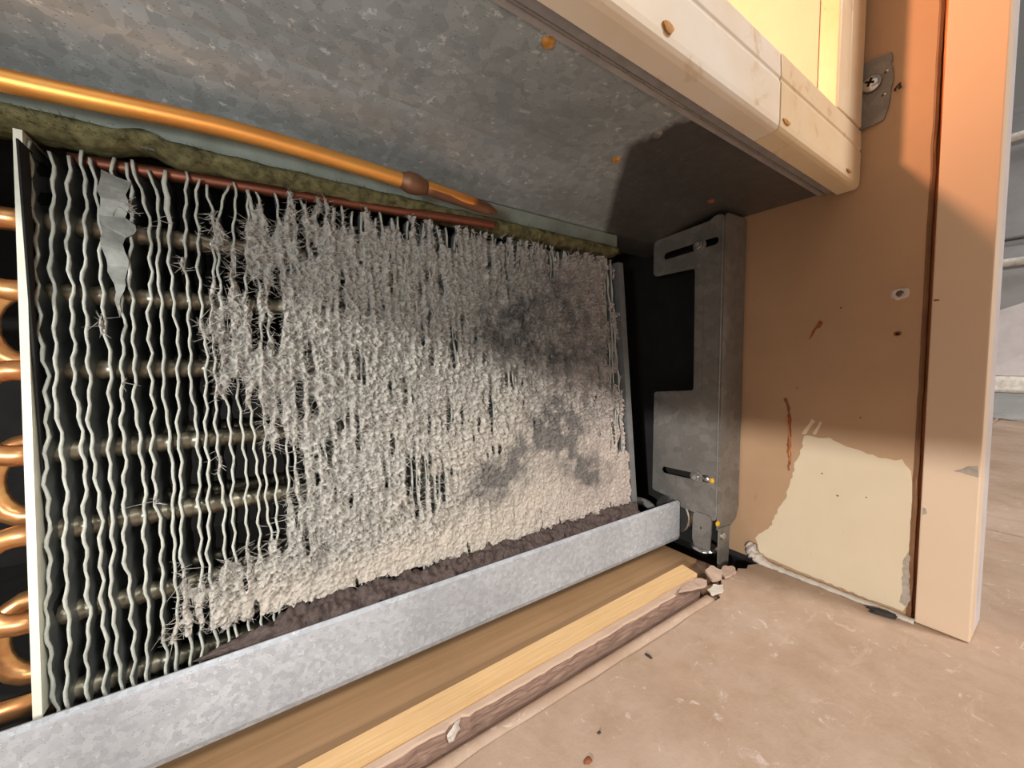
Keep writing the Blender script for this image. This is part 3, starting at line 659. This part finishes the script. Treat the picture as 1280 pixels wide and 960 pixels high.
me = bpy.data.meshes.new('lint_mat'); me.vertices.add(len(AV)); me.vertices.foreach_set('co', AV.ravel().astype(np.float32))
me.loops.add(AF.size); me.loops.foreach_set('vertex_index', AF.ravel().astype(np.int32)); me.polygons.add(len(AF)); me.polygons.foreach_set('loop_start', (np.arange(len(AF))*4).astype(np.int32))
me.update(calc_edges=True); at = me.attributes.new('tone', 'FLOAT_COLOR', 'POINT'); at.data.foreach_set('color', np.concatenate([AC, np.ones((len(AC), 1))], 1).ravel().astype(np.float32))
me.shade_smooth(); lo = link('lint_mat', me, M['lint']); tag(lo, 'shaggy grey lint matted over the coil fins, thick to the right', 'lint', kind='stuff')

# packed dark dust in the trough under the lint
def dust_roll():
    bm = bmesh.new(); rows = []; n = 24
    for xx in np.arange(-.030, .3000, .0010):
        s = min(1, (xx+.031)/.05)*min(1, (.3005-xx)/.006+.3); row = []
        for k in range(n):
            a = 2*math.pi*k/n; p = Vector((xx, math.cos(a), math.sin(a)))
            j = 1+.55*mnoise.noise(Vector((xx*110, p.y*1.9, p.z*1.9)))+.35*mnoise.noise(Vector((xx*380, p.y*5.5, p.z*5.5)))
            row.append(bm.verts.new((xx, .2365+.0098*p.y*j*s, .0452+.0098*p.z*j*s)))
        rows.append(row)
    for a, b in zip(rows, rows[1:]):
        for k in range(n): bm.faces.new((a[k], a[(k+1) % n], b[(k+1) % n], b[k]))
    bm.faces.new(rows[0][::-1]); bm.faces.new(rows[-1])
    return tag(fin_bm('trough_dust', bm, M['dust_dark'], smooth=True), 'dark brown packed dust lying between lint and galvanised lip', 'dust', kind='stuff')
dust_roll()

# olive fuzzy foam strip above the fins
def foam():
    bm = bmesh.new(); rows = []
    for xx in np.arange(-.20, .297, .0028):
        row = []
        j1 = mnoise.noise(Vector((xx*55, 1, 0))); j2 = mnoise.noise(Vector((xx*180, 4, 0)))
        gap = max(0, 1-abs(xx+.040)/.014)
        for y, z in ((.262,.3010),(.2585,.3002),(.2566,.2975),(.2578,.2945),(.262,.2920),(.272,.2915),(.280,.2930),(.280,.3015)):
            q_ = mnoise.noise(Vector((xx*120, y*400, z*400)))
            row.append(bm.verts.new((xx, y+q_*.0016+j1*.0012, min(.3122, z+q_*.0012+(.0016*j1+.001*j2+.005*gap if z < .300 else 0)))))
        rows.append(row)
    for a, b in zip(rows, rows[1:]):
        for k in range(8): bm.faces.new((a[k], a[(k+1) % 8], b[(k+1) % 8], b[k]))
    bm.faces.new(rows[0][::-1]); bm.faces.new(rows[-1])
    g = np.random.default_rng(9)     # tufts standing off the strip
    for k in range(2600):
        xx = g.uniform(-.2, .296); y = .2570+g.normal(0, .0012); z = g.uniform(.2925, .300); d = Vector((g.normal(0, 1), -abs(g.normal(.8, .6)), g.normal(-.2, .8))).normalized()*g.uniform(.001, .003)
        a = Vector((xx, y, z)); s = Vector((.00022, 0, .0001)); bm.faces.new([bm.verts.new(p) for p in (a-s, a+s, a+d)])
    return tag(fin_bm('foam_strip', bm, M['foam'], smooth=True, recalc=False), 'olive dust-caked foam strip between coil top and galvanised underside', 'foam strip')
foam()

# ------------------------------------------------------------------ copper lines
cp = thing('copper_line', 'bright orange copper pipe with brazed joint running above the fins', 'pipe')
path = smooth_path([(-.16,.236,.2960),(-.0763,.2355,.2985),(0,.235,.3025),(.0869,.235,.2992),(.128,.235,.2962)], 10)
tube('pipe', path, .0042, M['copper'], cp, 16)
tube('brazed_joint', smooth_path([(.0775,.235,.2998),(.081,.235,.2995),(.0845,.235,.2993),(.089,.235,.2990),(.0935,.235,.2987)], 4), [.0044,.0046,.0050,.0054,.0058,.0061,.0062,.0062,.0063,.0062,.0061,.0060,.0057,.0053,.0049,.0046,.0044], M['braze'], cp, 16)
tube('pinched_tip', smooth_path([(.0935,.235,.2986),(.112,.235,.2973),(.133,.235,.2955),(.1385,.235,.2951),(.1455,.235,.2944)], 4), [.0041]*9+[.0041,.0040,.0039,.0036,.0030,.0024,.0016,.0006], M['braze'], cp, 14)
p2 = tube('copper_line', smooth_path([(-.068,.2690,.2855),(-.02,.2680,.2880),(.05,.2660,.2910),(.12,.2580,.2925),(.149,.2530,.2925),(.1535,.2525,.2922)], 8), [.0032]*36+[.0031,.0029,.0025,.0018,.0006], M['copper_dark'], None, 14)
tag(p2, 'dark tarnished copper pipe tucked behind the fin tips below the bright one', 'pipe')

# ------------------------------------------------------------------ drip pan
pan = thing('drip_pan', 'speckled galvanised drip pan with a raised front lip under the coil', 'pan')
sheet('front_lip', [(.2235,.0500),(.2222,.0506),(.2208,.0500),(.2206,.0160),(.2216,.0132),(.2245,.0124),(.226,.0124)][::-1], -.55, .3466, M['lip'], pan, .0010)
box('pan_floor', (-.55,.2262,.0112), (.3440,.300,.0124), M['steel'], pan)
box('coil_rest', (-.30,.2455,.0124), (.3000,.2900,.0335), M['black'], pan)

# ------------------------------------------------------------------ mounting bracket
br = thing('mounting_bracket', 'dusty grey slotted steel bracket standing between coil and tan cabinet side', 'bracket')
BX = .3530
outline = [(.1875,.3215),(.1955,.3215),(.1990,.3185),(.2560,.3150),(.2590,.3130),(.2590,.2810),(.2560,.2785),(.2130,.2782),(.2120,.1615),(.2560,.1575),(.2565,.0520),(.2300,.0490),(.2290,.0440),(.1875,.0400)]
outline = round_loop(outline, .0030, 3)
holes = [slot_loop(.2440,.2968,.1945,.2992,.0036), circle_loop(.2068,.2423,.0014,10), slot_loop(.2420,.0765,.1960,.0782,.0034)]
plate('slotted_plate', outline, holes, lambda u, v, ww: (BX+ww, u, v), .0016, M['steel'], br)
fl = [(.3545,.3190),(.3575,.3225),(.3870,.3235),(.3915,.3200),(.3915,.0460),(.3870,.0360),(.3800,.0330),(.3760,.0300),(.3545,.0310)]
plate('front_flange', round_loop(fl, .002, 3), [slot_loop(.3850,.0470,.3850,.0500,.0013,5)], lambda u, v, ww: (u, .1858+ww, v), .0016, M['steel'], br)
box('fold_seam', (.3524,.1866,.044), (.3538,.1884,.318), M['steel'], br, bevel=.0006)
plate('rear_strip', [(.2035,.163),(.2105,.163),(.2105,.277),(.2035,.277)], [], lambda u, v, ww: (BX-.0009+ww, u, v), .0008, M['steel'], br)
def bolt(y, z):
    bm = bmesh.new(); bmesh.ops.create_cone(bm, cap_ends=True, segments=20, radius1=.0064, radius2=.0064, depth=.0010)
    for v in bm.verts: v.co = Vector((v.co.z, v.co.x, v.co.y))
    bmesh.ops.translate(bm, vec=(BX-.0006, y, z), verts=bm.verts); wsh = fin_bm('washer', bm, M['steel'], br)
    bm = bmesh.new(); bmesh.ops.create_cone(bm, cap_ends=True, segments=6, radius1=.0048, radius2=.0044, depth=.0038)
    for v in bm.verts: v.co = Vector((-v.co.z, v.co.x, v.co.y))
    bmesh.ops.translate(bm, vec=(BX-.0030, y, z), verts=bm.verts); bmesh.ops.bevel(bm, geom=list(bm.edges), offset=.0004, segments=2, affect='EDGES', profile=.5)
    b = fin_bm('bolt', bm, M['chrome'], br)
    bm = bmesh.new(); bmesh.ops.create_circle(bm, cap_ends=True, segments=10, radius=.0020)
    for v in bm.verts: v.co = Vector((0, v.co.x, v.co.y))
    r = bmesh.ops.extrude_face_region(bm, geom=list(bm.faces)); [setattr(v.co, 'x', -.0003) for v in r['geom'] if isinstance(v, bmesh.types.BMVert)]
    bmesh.ops.translate(bm, vec=(BX-.00495, y, z), verts=bm.verts); fin_bm('bolt_recess', bm, M['steel_dark'], b)
bolt(.2085,.2985); bolt(.2065,.0779)
tube('bolt_shank', [(BX+.001,.2005,.0782),(BX+.001,.1935,.0783)], .0030, M['chrome'], br)
lump('sealant_dab', (BX-.0004,.1915,.0780), (.0012,.0022,.0028), M['yellow'], br, seed=2, rough=.3)
lump('sealant_dab', (BX+.001,.1858,.0385), (.0030,.0016,.0028), M['yellow'], br, seed=5, rough=.3)
# foot: curved ear, pivot screw and levelling disc
plate('foot_ear', round_loop([(.1905,.0440),(.2090,.0440),(.2095,.0150),(.2050,.0075),(.1960,.0065),(.1920,.0090)], .005, 4), [slot_loop(.2010,.0290,.2010,.0300,.0009,4)], lambda u, v, ww: (BX-.0012+ww, u, v), .0018, M['steel'], br)
plate('foot_leg', [(.3545,.0340),(.3740,.0330),(.3720,-.0050),(.3545,-.0050)], [], lambda u, v, ww: (u, .1846+ww, v), .0014, M['steel'], br)
bm = bmesh.new(); bmesh.ops.create_cone(bm, cap_ends=True, segments=18, radius1=.0040, radius2=.0034, depth=.0022)
for v in bm.verts: v.co = Vector((v.co.x, -v.co.z, v.co.y))
bmesh.ops.translate(bm, vec=(.3592,.1836,.0262), verts=bm.verts); fin_bm('pivot_screw', bm, M['chrome'], br, bevel=.0004)
bm = bmesh.new(); bmesh.ops.create_cone(bm, cap_ends=True, segments=28, radius1=.0125, radius2=.0105, depth=.0024)
bmesh.ops.translate(bm, vec=(.3585,.2010,.0095), verts=bm.verts); fin_bm('levelling_disc', bm, M['chrome'], br, bevel=.0006)
# roller behind the pan end
ro = thing('roller_wheel', 'shiny steel roller wheel half hidden behind the pan end', 'wheel')
def disc(name, x0, x1, r, mat, bev):
    bm = bmesh.new(); bmesh.ops.create_cone(bm, cap_ends=True, segments=36, radius1=r, radius2=r, depth=x1-x0)
    for v in bm.verts: v.co = Vector((v.co.z+(x0+x1)/2, v.co.x+.2375, v.co.y+.0295))
    return fin_bm(name, bm, mat, ro, smooth=False, bevel=bev)
disc('tread', .3600, .3760, .0205, M['chrome'], .002); disc('hub', .3570, .3600, .0085, M['steel'], .001); disc('axle', .3560, .3880, .0030, M['steel'], .0003)
hs = tube('grey_hose', smooth_path([(.3085,.296,.0300),(.3130,.280,.0400),(.3220,.264,.0428),(.3350,.2580,.0420),(.3440,.2520,.0360),(.3470,.2460,.0240),(.3475,.2440,.0190)], 8), .0042, M['hose'], None, 14)
tag(hs, 'short grey rubber hose curving behind the pan lip beside the bracket', 'hose')

# ------------------------------------------------------------------ beyond the cabinet edge: kitchen appliance
ap = thing('appliance', 'grey stainless appliance across the room seen past the cabinet edge', 'appliance')
box('body', (2.30,-.75,.05), (2.95,.40,1.1), M['stainless'], ap, bevel=.01)
for z0, z1 in ((.09,.30),(.32,.60),(.62,1.06)): box('drawer_front', (2.270,-.72,z0), (2.298,.38,z1), M['stainless'], ap, bevel=.008)
for z in (.255,.53,.96): tube('handle', [(2.27,-.6,z),(2.225,-.58,z),(2.225,.32,z),(2.27,.34,z)], .014, M['white_trim'], ap, 12)
def film():
    bm = bmesh.new(); n, m = 60, 14; rows = []
    for i in range(n+1):
        yv = -.8+1.2*i/n; row = []
        for k in range(m+1):
            u = k/m; p = Vector((2.045-.10*u**2, yv, .075*(1-u)**1.3+.004))
            j = mnoise.noise(Vector((yv*7, u*4, 1)))*.02+mnoise.noise(Vector((yv*20, u*9, 4)))*.018
            row.append(bm.verts.new((p.x+j*(u*.8)-.01*u, p.y, max(.002, p.z+j*u*.8))))
        rows.append(row)
    for a, b in zip(rows, rows[1:]):
        for k in range(m): bm.faces.new((a[k], a[k+1], b[k+1], b[k]))
    o = fin_bm('plastic_film', bm, M['film'], smooth=True); s = o.modifiers.new('thickness', 'SOLIDIFY'); s.thickness = .002
    return tag(o, 'crumpled clear plastic film bunched at the foot of the stainless appliance', 'plastic film')
film()
def panel_lean(name, pts, mat, lab):
    bm = bmesh.new(); vs = [bm.verts.new(p) for p in pts]; f = bm.faces.new(vs); r = bmesh.ops.extrude_face_region(bm, geom=[f])
    for v in r['geom']:
        if isinstance(v, bmesh.types.BMVert): v.co.x += .012
    return tag(fin_bm(name, bm, mat, bevel=.002), lab, 'board')
panel_lean('leaning_panel', [(2.075,.215,.135),(2.075,-.40,.135),(2.170,-.40,.60),(2.170,.185,.36)], M['board_edge'], 'dull grey metal panel propped on the white rail before the appliance')
rl = box('white_rail', (2.050,-.60,.078), (2.105,.25,.134), M['white_trim'], None, bevel=.012); tag(rl, 'white rounded rail lying on the plastic film under the grey panel', 'rail')
